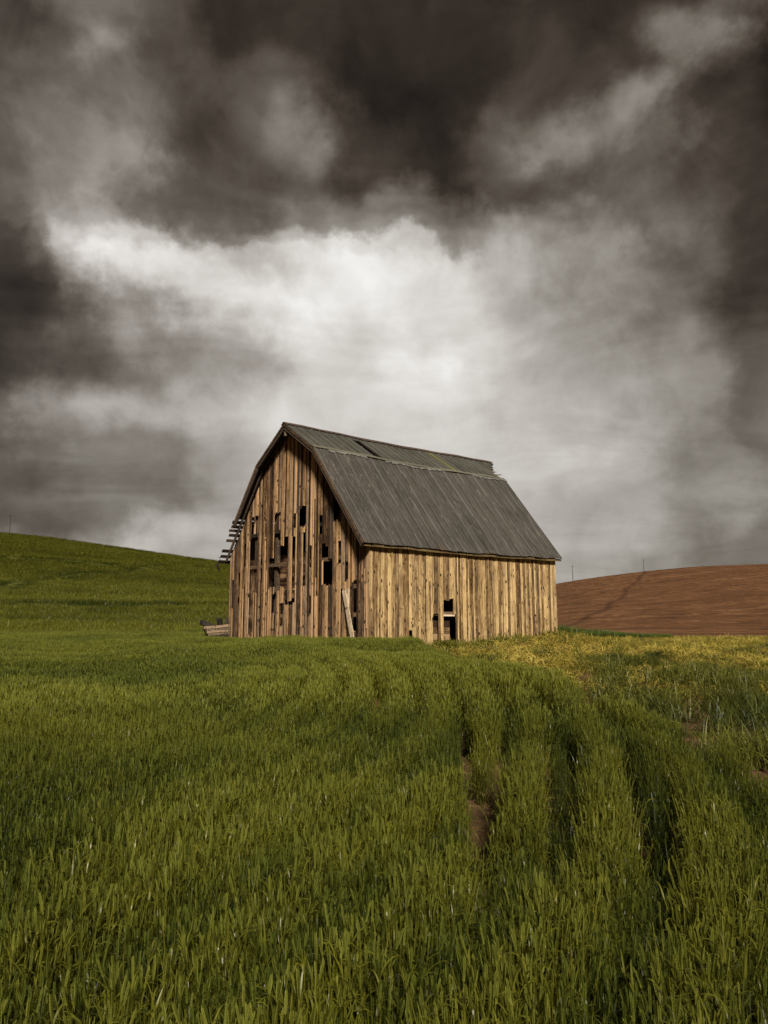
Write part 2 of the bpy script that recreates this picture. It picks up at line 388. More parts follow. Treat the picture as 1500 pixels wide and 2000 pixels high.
# wheel track running up the hill
sx = n.add('ShaderNodeSeparateXYZ'); n.l.new(P, sx.inputs[0])
q1, q2 = ground_at(1243, 1136), ground_at(1142, 1212); kk = (q1[0]-q2[0])/(q1[1]-q2[1]); print('track', q1, q2)
tx = n.math('ADD', n.math('MULTIPLY', sx.outputs[1], kk), n.math('ADD', n.math('MULTIPLY', n.math('SUBTRACT', n.noise(P, .02, 2), .5), 9), q2[0]-kk*q2[1]))
td = n.math('ABSOLUTE', n.math('SUBTRACT', sx.outputs[0], tx))
c = n.mix(n.math('MULTIPLY', n.rng(td, .3, 1.3, 1, 0), .55), c, (.035, .015, .008))
n.l.new(c, p.inputs['Base Color']); p.inputs['Roughness'].default_value = 1; p.inputs['Specular IOR Level'].default_value = .1
b = n.add('ShaderNodeBump'); b.inputs['Strength'].default_value = .6; b.inputs['Distance'].default_value = .35
n.l.new(ff, b.inputs['Height']); n.l.new(b.outputs[0], p.inputs['Normal']); M_plough = m
# ground under the far green crop
m, n, p, o = newmat('green crop floor'); g = n.add('ShaderNodeNewGeometry'); P = g.outputs['Position']
wv = n.vec('ADD', P, n.vec('MULTIPLY', n.vec('SUBTRACT', n.noise(P, .03, 3, out=1), (.5, .5, .5)), (0, 18, 18)))
f1 = n.noise(n.vec('MULTIPLY', wv, (.12, .8, 2)), .3, 6, .65); f2 = n.noise(n.vec('MULTIPLY', P, (1, .5, 1)), 2.5, 5, .75)
c = n.ramp(n.math('ADD', n.math('MULTIPLY', f1, .65), n.math('MULTIPLY', f2, .4)), [(.38, (.030, .036, .006)), (.52, (.080, .085, .014)), (.64, (.16, .155, .03))])
n.l.new(c, p.inputs['Base Color']); p.inputs['Roughness'].default_value = 1; p.inputs['Specular IOR Level'].default_value = .1
b = n.add('ShaderNodeBump'); b.inputs['Strength'].default_value = .8; b.inputs['Distance'].default_value = .5
n.l.new(n.math('ADD', f2, f1), b.inputs['Height']); n.l.new(b.outputs[0], p.inputs['Normal']); M_floor = m

gx_ = axis_([(-4000, -400, 10), (-400, -60, 20), (-60, -16, 30), (-16, 22, 190), (22, 70, 30), (70, 400, 20), (400, 4000, 11)])
gy_ = axis_([(-3000, -60, 8), (-60, -2, 20), (-2, 45, 200), (45, 130, 40), (130, 500, 20), (500, 6000, 14)])
sheet('ground', gx_, gy_, hfun, M_soil)
sheet('green_hill', axis_([(-520, -230, 30), (-230, 60, 150), (60, 200, 20)]), axis_([(44, 320, 190), (320, 520, 20)]), hillg, M_floor)
sheet('ploughed_hill', axis_([(-10, 200, 130), (200, 560, 60)]), axis_([(76, 360, 170), (360, 560, 20)]), hillp, M_plough)
# ------------------------------------------------------------------ barn
BX, BY, BZ = -.547, 25.925, EYE-.693
YAW = R(50.732); W, L = 9.75, 9.874; FV = .08
OS, OF, OB, HE, UB, ZB, ZR, RB = .28, .40, .246, 3.387, 2.749, 7.143, 8.509, 11.45
vdir = np.array([math.sin(YAW), math.cos(YAW), 0]); udir = np.array([-math.cos(YAW), math.sin(YAW), 0])
ORG = np.array([BX, BY, BZ])
barn = empty('barn', (BX, BY, BZ), math.pi/2-YAW)
setp(barn, 'old weathered wooden gambrel barn with grey metal roof standing in the wheat', 'barn')
def to_wall(px, py, wall):            # pixel -> (a, z) on the front (v=0) or side (u=0) wall plane
    d = ray(px, py); c = np.array([0, 0, EYE])-ORG-(vdir*FV if wall == 'front' else 0)
    ax = vdir if wall == 'front' else udir
    t = -c.dot(ax)/d.dot(ax); q = c+d*t
    return (q.dot(udir) if wall == 'front' else q.dot(vdir)), q[2]
def prof(u):                          # roof surface height at u
    u = min(u, W-u)
    if u < UB: return HE+(ZB-HE)*(u+OS)/(UB+OS)
    return ZB+(ZR-ZB)*(u-UB)/(W/2-UB)
MAP = {'front': lambda a, o, z: (FV-o, a, z), 'side': lambda a, o, z: (a, -o, z),
       'back': lambda a, o, z: (L+o, a, z), 'left': lambda a, o, z: (a, W+o, z)}
def board(wall, a0, a1, zb, ztl, ztr, mat, parent, off=0., th=.028, name='board', lean=0., skew=0., zskew=0.):
    mp = MAP[wall]; mb = MB(); w = a1-a0; ch = min(.008, w*.12)
    tilt = random.uniform(-.007, .007); rings = []
    for k, t in enumerate((0, .35, .7, 1)):
        bow = random.uniform(-.005, .005)+lean*(1-t); sd = random.uniform(-.003, .003)+skew*(1-t)
        def z(a):
            s = (a-a0)/w; ztop = ztl+(ztr-ztl)*s; zbo = zb+zskew*(s-.5)
            return zbo+(ztop-zbo)*t
        sec = [(a0, off), (a1, off), (a1, off+th-ch), (a1-ch, off+th), (a0+ch, off+th), (a0, off+th-ch)]
        rings.append([mp(a+sd, oo+bow+tilt*((a-a0)/w-.5)*2, z(a)) for a, oo in sec])
    mb.loft(rings); return mb.build(name, mat, parent)
def frame(wall, a0, a1, name, zs, posts, mat, pmat, ztop):
    mp = MAP[wall]; mb = MB()
    # sill beam is the wall part itself
    def bx(parent, nm, b0, b1, o0, o1, z0, z1, mt):
        q = MB(); pts = [mp(b, oo, z) for z in (z0, z1) for b, oo in ((b0, o0), (b1, o0), (b1, o1), (b0, o1))]
        q.loft([pts[:4], pts[4:]]); return q.build(nm, mt, parent)
    root = bx(barn, name, a0+.03, a1-.03, -.22, -.03, -.25, .06, mat)
    for z, c0, c1 in zs: bx(root, 'girt', c0, c1, -.13, -.035, z-.07, z+.07, mat)
    for a in posts: bx(root, 'post', a-.09, a+.09, -.30, -.14, -.2, ztop(a)-.25, pmat)
    return root, bx
def lay(wall, a0, a1, holes, mat, parent, wmin, wmax, zbot, ztop, batten=.35, loose=.5):
    edges = [a0]
    while edges[-1] < a1-wmax*1.2: edges.append(edges[-1]+random.uniform(wmin, wmax))
    edges.append(a1)
    used = {0, len(edges)-1}
    for e in [q for h in holes for q in h[0]]:      # let board joints fall on the sides of the openings
        i = min(range(len(edges)), key=lambda k: abs(edges[k]-e))
        if i not in used and abs(edges[i]-e) < .11: edges[i] = e; used.add(i)
    edges = sorted(edges); edges = [e for k, e in enumerate(edges) if k == 0 or e-edges[k-1] > .045]; edges[-1] = a1
    bs = list(zip(edges[:-1], edges[1:])); cuts = {i: [] for i in range(len(bs))}
    for h in holes:
        (h0, h1), (z0, z1) = sorted(h[0]), sorted(h[1])
        best = max(range(len(bs)), key=lambda i: min(bs[i][1], h1)-max(bs[i][0], h0))
        for i, (p, q) in enumerate(bs):
            if (min(q, h1)-max(p, h0))/(q-p) > .55 or i == best: cuts[i].append((z0, z1))
    for i, (p, q) in enumerate(bs):
        g = random.choice((.002, .004, .006, .009, .013)) if batten else .0006
        zb = zbot+random.uniform(-.05, .08)
        cur = zb; segs = []
        for z0, z1 in sorted(cuts[i]):
            if z0 > cur+.06: segs.append((cur, z0, True))
            cur = max(cur, z1)
        segs.append((cur, None, False))
        off = random.choice((0, 0, .010, .018, .028)) if batten else 0; lean = random.uniform(0, .02) if random.random() < loose else 0
        for s0, s1, _ in segs:
            j0 = random.uniform(-.09, .09) if s0 != zb else 0
            tl, tr = ztop(p), ztop(q)
            if s1 is not None:
                tl = s1+random.uniform(-.08, .08); tr = tl+random.uniform(-.06, .06)
            if min(tl, tr)-(s0+j0) < .05: continue
            board(wall, p+g, q-g, s0+j0, tl, tr, mat, parent, off, random.uniform(.022, .032), 'board', lean,
                  random.uniform(-.006, .006), random.uniform(-.05, .05) if random.random() < .5 else 0)
        if random.random() < batten and i+1 < len(bs):
            zz0 = zb+random.choice((0, 0, 0, random.uniform(.3, 1.6))); zt = ztop(q)-.03
            zz1 = zt if random.random() < .6 else zz0+(zt-zz0)*random.uniform(.4, .85)
            lim = [c for k in (i, i+1) for c in cuts[k]]
            for c0, c1 in lim:
                if zz0 < c0 < zz1: zz1 = c0
                elif c0 <= zz0 < c1: zz0 = c1
            if zz1-zz0 > .4:
                bw_ = random.uniform(.025, .036)
                board(wall, q-bw_, q+bw_, zz0, zz1, zz1, mat, parent, .046, .02, 'batten', 0, random.uniform(-.012, .012))
def hl(wall, lst):
    r = []
    for x0, y0, x1, y1 in lst:
        xm = (x0+x1)/2
        r.append(((to_wall(x0, (y0+y1)/2, wall)[0], to_wall(x1, (y0+y1)/2, wall)[0]), (to_wall(xm, y1, wall)[1], to_wall(xm, y0, wall)[1])))
    return r
FH = hl('front', [(652, 976, 668, 1018), (586, 989, 599.5, 1028), (592, 1037, 599, 1145), (632, 1088, 651, 1141), (630, 1064, 642, 1090),
     (674.5, 1096, 682, 1136), (570, 1047, 577.5, 1150), (527, 1093, 563, 1150), (544, 1064, 563, 1100), (536, 1041, 548, 1097), (488, 1050, 503, 1156),
     (486, 1161, 495, 1238), (528, 1159, 539, 1197), (557, 1174, 577, 1181), (570, 1156, 577.5, 1176), (690.5, 1137, 698, 1237),
     (556, 1047, 563, 1066), (583, 1210, 587, 1244), (493, 1012, 504, 1051), (538, 1003, 549, 1041), (466, 1120, 469, 1210), (455, 1130, 458, 1190), (478, 1060, 481, 1150), (510, 1092, 513, 1138), (606, 1062, 609, 1112), (618, 1122, 621, 1166), (548, 1182, 551, 1222), (604, 1165, 607, 1204), (661, 1062, 664, 1102), (667, 1152, 670, 1192), (518, 1012, 521, 1052), (575, 1004, 578, 1034), (625, 1010, 628, 1046)])
zt_f = lambda u: prof(u)-.10
fwall, bxf = frame('front', 0, W, 'front_wall', [(1.0, .2, W-.2), (1.98, .2, W-.2), (3.02, .2, W-.2), (4.35, 1.2, W-1.2), (5.7, 2.2, W-2.2), (6.9, 3, W-3)],
                   [.12, 1.9, 3.6, 6.3, 7.9, W-.12], M_frame_y, M_frame, prof)
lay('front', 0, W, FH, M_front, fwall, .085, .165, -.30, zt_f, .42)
# boards set back inside the openings
for (px0, py0, px1, py1, nb, mt, dep) in [(493, 1012, 504, 1051, 3, M_front, .10), (538, 1003, 549, 1041, 2, M_front, .07), (552, 1062, 556, 1150, 1, M_front, .34),
        (546, 1090, 549, 1150, 1, M_front, .36), (645, 1096, 650, 1140, 1, M_front, .36), (560, 1068, 563, 1150, 1, M_front, .38), (534, 1165, 538, 1197, 1, M_plank, .34), (487, 1175, 491, 1238, 1, M_front, .36)]:
    a0, a1 = sorted((to_wall(px0, py0, 'front')[0], to_wall(px1, py0, 'front')[0])); z0 = to_wall(px0, py1, 'front')[1]; z1 = to_wall(px0, py0, 'front')[1]
    for k in range(nb):
        w_ = (a1-a0)/nb
        board('front', a0+k*w_+.01, a0+(k+1)*w_-.01, z0, z1, z1, mt, fwall, -dep, .02, 'inner_board')
# plank partition seen through the largest opening
a0, a1 = sorted((to_wall(520, 1110, 'front')[0], to_wall(570, 1110, 'front')[0]))
for k in range(9):
    z0 = 1.7+k*.2; q = MB(); q.box(.62, .67, a0-.35, a1+.25, z0, z0+.185+random.uniform(-.01, .01)); q.build('inner_plank', M_inner, fwall)
# side wall
SH = hl('side', [(865, 1169, 884, 1200.5), (866, 1203, 889, 1262), (845, 1201, 855.5, 1262), (798, 1228, 803.5, 1262)])
zt_s = lambda v: prof(0)-.24
swall, bxs = frame('side', 0, L, 'side_wall', [(1.05, 2.9, L-.2), (2.3, .2, L-.2), (3.25, .2, L-.2)], [.45, 1.9, 5.8, 7.6, L-.45], M_frame, M_frame_y, lambda a: 3.5)
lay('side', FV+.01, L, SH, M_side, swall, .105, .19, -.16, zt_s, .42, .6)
a0, a1 = sorted((to_wall(845, 1220, 'side')[0], to_wall(889, 1220, 'side')[0]))
for k in range(4):
    q = MB(); e0 = a0-.1+random.uniform(-.03, .03); e1 = a1-.12-(.02 if k < 4 else .1); q.box(e0, e1, .150, .190, -.14+k*.24, -.14+k*.24+.225); q.build('inner_plank', M_inner_x, swall)
zs_ = to_wall(875, 1202, 'side')[1]; b0, b1 = sorted((to_wall(865, 1202, 'side')[0], to_wall(885, 1202, 'side')[0]))
q = MB(); q.box(b0-.02, b1+.04, -.05, -.002, zs_-.03, zs_+.03); q.build('window_sill', M_plank, swall)
# corner boards
for nm, (x0, x1, y0, y1) in {'corner_board': (FV-.06, .15, -.062, -.034), 'corner_board.001': (L-.09, L+.06, -.060, -.034)}.items():
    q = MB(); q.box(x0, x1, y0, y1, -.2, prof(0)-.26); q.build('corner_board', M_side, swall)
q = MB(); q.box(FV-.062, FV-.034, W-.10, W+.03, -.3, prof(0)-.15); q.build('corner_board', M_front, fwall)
# walls away from the camera
bwall, _ = frame('back', 0, W, 'back_wall', [], [], M_frame_y, M_frame, prof)
lay('back', 0, W, [], M_front, bwall, .22, .30, -.3, zt_f, 0, 0)
lwall, _ = frame('left', 0, L, 'left_wall', [], [], M_frame, M_frame_y, prof)
lay('left', 0, L, [], M_front, lwall, .22, .30, -.3, zt_s, 0, 0)
# barn floor
q = MB(); q.box(.1, L-.1, .1, W-.1, -.35, -.12); q.build('floor', M_soil, barn)

# ---- roof
roofb = MB()
PT = {'Re': (-OS, HE), 'Rb': (UB, ZB), 'T': (W/2, ZR), 'Lb': (W-UB, ZB), 'Le': (W+OS, HE)}
def slope_pt(A, B, t, v, n_=0.):
    (u0, z0), (u1, z1) = PT[A], PT[B]
    n_ = n_-.07*math.sin(math.pi*min(max(v/L, 0), 1))**2+.010*math.sin(v*2.9+z0)*min(1, max(0, v+.4))
    du, dz = u1-u0, z1-z0; ln = math.hypot(du, dz); nu, nz = -dz/ln, du/ln
    if nz < 0: nu, nz = -nu, -nz
    return (v, u0+du*t+nu*n_, z0+dz*t+nz*n_)
def slab(mb, A, B, t0, t1, v0, v1, n0, n1):
    mb.loft([[slope_pt(A, B, t, v, n_) for t, n_ in ((t0, n0), (t1, n0), (t1, n1), (t0, n1))] for v in np.linspace(v0, v1, max(2, int(abs(v1-v0)/.4)+1))])
# ridge beam is the roof part itself
roofb.box(-OF+.05, RB-.1, W/2-.06, W/2+.06, ZR-.50, ZR-.24)
roof = roofb.build('roof', M_frame, barn)
HOLE_V = None
def panel(A, B, t0, t1, v0, v1, mat, name='roof_panel', rib=.028, dent=.0, ragged=0., v1top=None):
    lift = random.choice((0, 0, 0, .006, .014)); mb = MB(); nseg = 7; seams = random.choice(((0, 1), (1,), (0, 1, 2), (5,), (0, 1))) if mat is M_roof_low else (); w = v1-v0; rows = []
    for k in range(nseg+1):
        t = t0+(t1-t0)*k/nseg; e = v1 if v1top is None else v1+(v1top-v1)*k/nseg
        w = e-v0; dd = [random.uniform(-dent, dent) for _ in range(3)]
        if k == 0: t -= random.uniform(0, ragged)
        pr = [(0, 0), (.006, rib), (.030, rib), (.036, 0), (w*.30, dd[0]), (w*.36, .008+dd[0]), (w*.42, dd[0]), (w*.62, dd[1]), (w*.68, .008+dd[1]), (w*.74, dd[1]), (w-.002, 0)]
        rows.append([slope_pt(A, B, t, v0+a, .004+b_+lift*(1-k/nseg)) for a, b_ in pr])
    i0 = len(mb.v)
    for r_ in rows: mb.v += r_
    n_ = len(rows[0])
    for k in range(nseg):
        for j in range(n_-1): a = i0+k*n_+j; mb.f.append((a, a+1, a+1+n_, a+n_)); mb.m.append(1 if j in seams and random.random() < .8 else 0)
    return mb.build(name, [mat, M_seam], roof)
def on_slope(px, py, A, B):           # pixel -> (t, v) on a roof plane
    P0 = np.array(slope_pt(A, B, 0, 0)); P1 = np.array(slope_pt(A, B, 1, 0))
    wv_ = lambda q: ORG+vdir*q[0]+udir*q[1]+np.array([0, 0, q[2]])
    p0, p1 = wv_(P0), wv_(P1); e = p1-p0; nn = np.cross(e, vdir); d = ray(px, py); c = np.array([0, 0, EYE])
    t = (p0-c).dot(nn)/d.dot(nn); q = c+d*t-p0
    return q.dot(e)/e.dot(e), q.dot(vdir)
h_a = on_slope(706, 865, 'Rb', 'T'); h_b = on_slope(742, 888, 'Rb', 'T'); m_a = on_slope(845, 888, 'Rb', 'T'); m_b = on_slope(893, 917, 'Rb', 'T')
hood_c = on_slope(960, 921, 'Rb', 'T')
nU = 27; wU = (L+OB+OF)/nU
hole_i = int((h_a[1]+h_b[1])/2/wU+OF/wU); moss_i = int(((m_a[1]+m_b[1])/2+OF)/wU)
for i in range(nU):
    v0 = -OF+i*wU
    if i == hole_i:
        panel('Rb', 'T', 0, max(.05, min(h_b[0], .14)), v0, v0+wU, M_roof_up); panel('Rb', 'T', min(.90, max(h_a[0], .84)), 1, v0, v0+wU, M_roof_up); continue
    panel('Rb', 'T', 0, 1, v0, v0+wU, M_roof_moss if i == moss_i else M_roof_up, rib=.034, dent=.003)
# hay hood: the peak carries on past the back wall, stepping in towards the roof break
hct, hcv = min(max(hood_c[0], .2), .8), max(hood_c[1], L+OB+.15)
print('hood', hood_c, L+OB, RB)
def hood_t(v):                        # lowest covered point of the slope at v
    if v < hcv: return hct*(v-L-OB)/(hcv-L-OB)
    return hct+(1-hct)*(v-hcv)/(RB-hcv)
nH = 5; wH = (RB-L-OB)/nH
for k in range(nH):
    v0 = L+OB+k*wH; tb = min(.9, max(.02, hood_t(v0+wH*.6)))
    panel('Rb', 'T', tb, 1, v0, v0+wH, M_roof_up, rib=.034); panel('Lb', 'T', tb, 1, v0, v0+wH, M_roof_up)
    q = MB(); slab(q, 'Rb', 'T', tb+.01, 1, v0, v0+wH, -.045, -.012); slab(q, 'Lb', 'T', tb+.01, 1, v0, v0+wH, -.045, -.012); q.build('hood_sheathing', M_sheath, roof)
for t_, e in ((hct*.95, hcv+.16), (hct*.6, L+OB+(hcv-L-OB)*.6+.2)):
    q = MB(); q.beam(slope_pt('Rb', 'T', t_, L-.2, -.03), slope_pt('Rb', 'T', t_+.02, e, random.uniform(0, .05)), .07, .03); q.build('broken_slat', M_sheath, roof)
nL = 24; wL = (L+OB+OF)/nL
for i in range(nL):
    v0 = -OF+i*wL
    panel('Re', 'Rb', 0, 1.0, v0, v0+wL, M_roof_low, dent=.012, ragged=.009)
    panel('Le', 'Lb', .46+random.uniform(-.02, .02) if i < 5 else .0, 1.0, v0, v0+wL, M_roof_low, dent=.004)
for i in range(nU): panel('Lb', 'T', 0, 1, -OF+i*wU, -OF+(i+1)*wU, M_roof_up)
# solid sheathing under the metal, split round the hole
q = MB(); slab(q, 'Re', 'Rb', 0.004, 1.0, -OF+.01, L+OB-.01, -.045, -.012); q.build('sheathing', M_sheath, roof)
hv0, hv1 = -OF+hole_i*wU, -OF+(hole_i+1)*wU
q = MB(); slab(q, 'Rb', 'T', 0, 1, -OF+.01, hv0, -.045, -.012); slab(q, 'Rb', 'T', 0, 1, hv1, L+OB-.01, -.045, -.012); q.build('sheathing', M_sheath, roof)
for k in range(6):
    q = MB(); t_ = .08+k*.16; slab(q, 'Rb', 'T', t_, t_+.035, hv0-.1, hv1+.1, -.16, -.12); q.build('purlin', M_sheath, roof)
q = MB(); slab(q, 'Lb', 'T', 0, 1, -OF+.01, L+OB-.01, -.045, -.012); q.build('sheathing', M_sheath, roof)
q = MB(); slab(q, 'Le', 'Lb', .46, 1, -OF+.01, L+OB-.01, -.045, -.012); slab(q, 'Le', 'Lb', .0, .455, .06, L+OB-.01, -.085, -.055); q.build('sheathing', M_sheath, roof)
# bare skip sheathing on the rotten lower left slope
t_ = -.015; k = 0
while t_ < .45:
    w_ = random.uniform(.026, .034); q = MB()
    if k not in (3,):
        slab(q, 'Le', 'Lb', t_, t_+w_, -OF-random.uniform(0, .10), L+OB, -.05, -.022); q.build('sheathing_slat', M_sheath, roof)
    t_ += w_+random.uniform(.012, .022)+(.012 if k < 5 else 0); k += 1
q = MB(); q.beam(slope_pt('Le', 'Lb', -.02, -OF-.05, -.02), slope_pt('Le', 'Lb', -.085, -OF+.12, -.16), .10, .03); q.build('broken_slat', M_sheath, roof)
# rafters at the front
for v in (-.10,):
    for A, B in (('Le', 'Lb'), ('Lb', 'T'), ('Re', 'Rb'), ('Rb', 'T')):
        q = MB(); slab(q, A, B, .02, .98, v-.03, v+.02, -.17, -.047); q.build('rafter', M_sheath, roof)
# rake trim boards along the gable edge
for A, B, t0 in (('Re', 'Rb', 0), ('Rb', 'T', 0), ('Lb', 'T', 0), ('Le', 'Lb', .40)):
    q = MB(); slab(q, A, B, t0, 1.0 if B != 'T' else .995, -OF-.018, -OF+.008, -.10, -.004); q.build('rake_board', M_trim, roof)
    q = MB(); slab(q, A, B, t0, .99, -OF+.012, -OF+.06, -.20, -.05); q.build('rake_board', M_sheath, roof)
# eave fascia
q = MB(); q.loft([[(v, e[1]+.03, e[2]-.11), (v, e[1]+.055, e[2]-.11), (v, e[1]+.055, e[2]-.02), (v, e[1]+.03, e[2]-.05)] for v in np.linspace(-OF+.06, L+OB-.02, 26) for e in [slope_pt('Re', 'Rb', 0, v, -.012)]]); q.build('fascia', M_eave, roof)
for k in range(14):
    v = .3+k*.72; q = MB(); q.beam(slope_pt('Re', 'Rb', .02, v, -.10), slope_pt('Re', 'Rb', .13, v, -.10), .05, .1); q.build('rafter_tail', M_eave, roof)
# flashing along the break of the roof with a ragged lower edge
nF = 34; ww = (L+OB+OF)/nF
for i in range(nF):
    v0 = -OF+i*ww; q = MB(); d0, d1, d2 = (random.uniform(.006, .034) for _ in range(3))
    if random.random() < .4: continue
    A_ = [slope_pt('Re', 'Rb', 1-d, v, .042) for d, v in ((d0, v0), (d1, v0+ww*.5), (d2, v0+ww*.96))]
    B_ = [slope_pt('Re', 'Rb', 1.0, v, .044) for v in (v0, v0+ww*.5, v0+ww*.96)]
    for j in range(2): q.quad(A_[j], A_[j+1], B_[j+1], B_[j])
    q.build('flashing', M_flash, roof)
q = MB()
for i in range(12):
    v0 = -OF-.02+i*(L+OB+OF)/12; v1 = v0+(L+OB+OF)/12+.03; z = random.uniform(0, .012)
    slab(q, 'Rb', 'T', -.006, .075, v0, v1, .034+z, .050+z)
q.build('break_trim', M_break, roof)
# ridge cap
nr = 9; wr = (RB+OF)/nr
for i in range(nr):
    q = MB(); v0 = -OF-.03+i*wr; v1 = v0+wr+.03; zz = .004*(i % 2)+random.uniform(0, .006)
    slab(q, 'Rb', 'T', .93, 1.006, v0, v1, .040+zz, .052+zz); slab(q, 'Lb', 'T', .93, 1.006, v0, v1, .040+zz, .052+zz)
    q.build('ridge_cap', M_ridge, roof)

def bl(v, u, z): return tuple(ORG+vdir*v+udir*u+np.array([0, 0, z]))    # barn-local to world
# ------------------------------------------------------------------ loose planks and debris
def lean_plank(px0, py0, px1, py1, w, o0, o1, label):
    a0, z0 = to_wall(px0, py0, 'front'); a1, z1 = to_wall(px1, py1, 'front')
    A = bl(FV-o0, a0, z0); B = bl(FV-o1, a1, z1-.25)
    q = MB(); q.beam(A, B, w, .03, up=tuple(vdir), seg=3, jit=.004); return setp(q.build('leaning_plank', M_plank), label, 'plank')
lean_plank(676, 1152, 711, 1240, .20, .10, .45, 'long pale plank leaning against the barn gable near its right corner')
lean_plank(684, 1150, 686.5, 1200, .10, .085, .16, 'short narrow pale board propped behind the long leaning plank')
g0 = np.array([-7.75, 33.6]); gz = float(top(g0[0], g0[1]))
def loc(px, py, y): d = ray(px, py); t = y/d[1]; return Vector((d[0]*t, y, EYE+d[2]*t))
yb = 33.4
q = MB(); q.beam(loc(393, 1215, yb), loc(428, 1229, yb+.5), .26, .20, seg=2, jit=.01); setp(q.build('charred_beam', M_char), 'blackened square beam lying tilted on the board pile beside the barn', 'beam')
PL = ['brown weathered board on top of the low pile beside the barn', 'dark board just under the top brown board of the pile', 'dark board in the middle of the board pile', 'dark board second from the bottom of the board pile', 'lowest dark board of the pile resting on the blocks']
for k in range(5):
    q = MB(); A = loc(397+k*2.5, 1226+k*4.6, yb-.35+k*.03); B = loc(447, 1221.5+k*4.6, yb+.1+k*.03); q.beam(A, B, .34, .10, seg=2, jit=.012)
    o = setp(q.build('pile_board', M_frame), PL[k], 'board', group='boards of the pile beside the barn')
for k, (pxx) in enumerate((404, 422, 440)):
    A = loc(pxx, 1243, yb-.1); z0 = float(top(A.x, A.y)); q = MB(); q.beam((A.x, A.y, z0-.1), (A.x+.02, A.y, A.z+.03), .18, .18)
    setp(q.build('support_block', M_char), ('dark block under the free end of the board pile', 'dark block under the middle of the board pile', 'dark block under the pile end next to the barn')[k], 'block', group='blocks under the board pile')
A = loc(431, 1228, yb+.1); B = loc(428.5, 1211, yb-.05); q = MB()
q.tube([A, A.lerp(B, .5), B], .13, 12); ax = (B-A).normalized()
dr = setp(empty('metal_pipe', A), 'short open dark metal pipe standing on the board pile', 'pipe')
ow = MB(); n_ = 14; a_ = ax.orthogonal().normalized(); b_ = ax.cross(a_); rr_ = []
for pos, rad in ((0, .125), (1, .13), (1.02, .145), (1.06, .145), (1.06, .115), (.2, .11)):
    c_ = (B-A)*pos; rr_.append([c_+a_*rad*math.cos(2*math.pi*j/n_)+b_*rad*math.sin(2*math.pi*j/n_) for j in range(n_)])
ow.loft(rr_); ow.build('pipe_wall', M_char, dr)
A = loc(442.5, 1229, yb+.2); B = loc(443, 1207, yb+.2); q = MB(); q.beam((A.x, A.y, A.z-.7), B, .13, .12, seg=2, jit=.006); setp(q.build('short_post', M_char), 'short black post standing at the left corner of the barn', 'post')
# thin stake in the straw, right of the barn
s_ = ground_at(1253, 1258); q = MB(); q.beam((s_[0], s_[1], s_[2]-.1), (s_[0]-.03, s_[1], s_[2]+.62), .05, .04, taper=.8, seg=2, jit=.006)
setp(q.build('stake', M_char), 'thin dark wooden stake standing in the straw right of the barn', 'stake')

# ------------------------------------------------------------------ utility poles on the skyline
def pole(px, ytop, ybase, y, fn, label, arm=True):
    d = ray(px, ybase); x = d[0]*y/d[1]; z = float(fn(np.array(x), np.array(y)))
    dt = ray(px, ytop); h = EYE+dt[2]*y/dt[1]-z
    e = setp(empty('utility_pole', (x, y, z)), label, 'pole', group='utility poles on the hill tops')
    q = MB(); q.tube([(0, 0, -.3), (0, 0, h*.5), (.03, 0, h)], [.13, .11, .08], 8); q.build('shaft', M_char, e)
    q = MB(); q.beam((-.75, -.16, h-.5), (.75, -.16, h-.5), .08, .09); q.build('cross_arm', M_char, e)
pole(18.5, 1005, 1044, 292, hillg, 'utility pole on top of the green hill at its high end')
pole(429, 1087, 1102, 320, hillg, 'utility pole peeking over the green hill close to the barn')
pole(1119, 1104, 1134, 352, hillp, 'taller utility pole on the low shoulder of the ploughed hill by the barn')
pole(1257, 1092, 1107, 356, hillp, 'utility pole just behind the crest of the ploughed hill')

# ------------------------------------------------------------------ vegetation
SRC = {}
def source(key, meshes):
    c = bpy.data.collections.new(key)          # never linked to the scene: only a library for the scatter
    for i, me in enumerate(meshes):
        o = bpy.data.objects.new('%s_%02d' % (key, i), me); c.objects.link(o)
    SRC[key] = c
def strip(mb, pts, wid, side, m):
    """bent leaf: a ribbon along pts with widths wid"""
    i = len(mb.v); side = Vector(side)
    for p, w in zip(pts, wid):
        mb.v.append(tuple(Vector(p)-side*w/2)); mb.v.append(tuple(Vector(p)+side*w/2))
    for k in range(len(pts)-1):
        a = i+2*k; mb.f.append((a, a+1, a+3, a+2)); mb.m.append(m)
def leaf(mb, base, az, length, w, droop, segs, m, rise=1.25):
    p = Vector(base); el = rise; pts = [p.copy()]; wd = [w*.7]; ca, sa = math.cos(az), math.sin(az)
    for k in range(segs):
        el -= droop*(.35+1.3*(k/segs)**1.3)/segs*2
        p = p+Vector((ca*math.cos(el), sa*math.cos(el), math.sin(el)))*(length/segs)
        pts.append(p.copy()); wd.append(w*(1-((k+1)/segs)**2.2*.96))
    tw = random.uniform(-.5, .5)
    strip(mb, pts, wd, (-sa*math.cos(tw), ca*math.cos(tw), math.sin(tw)), m)
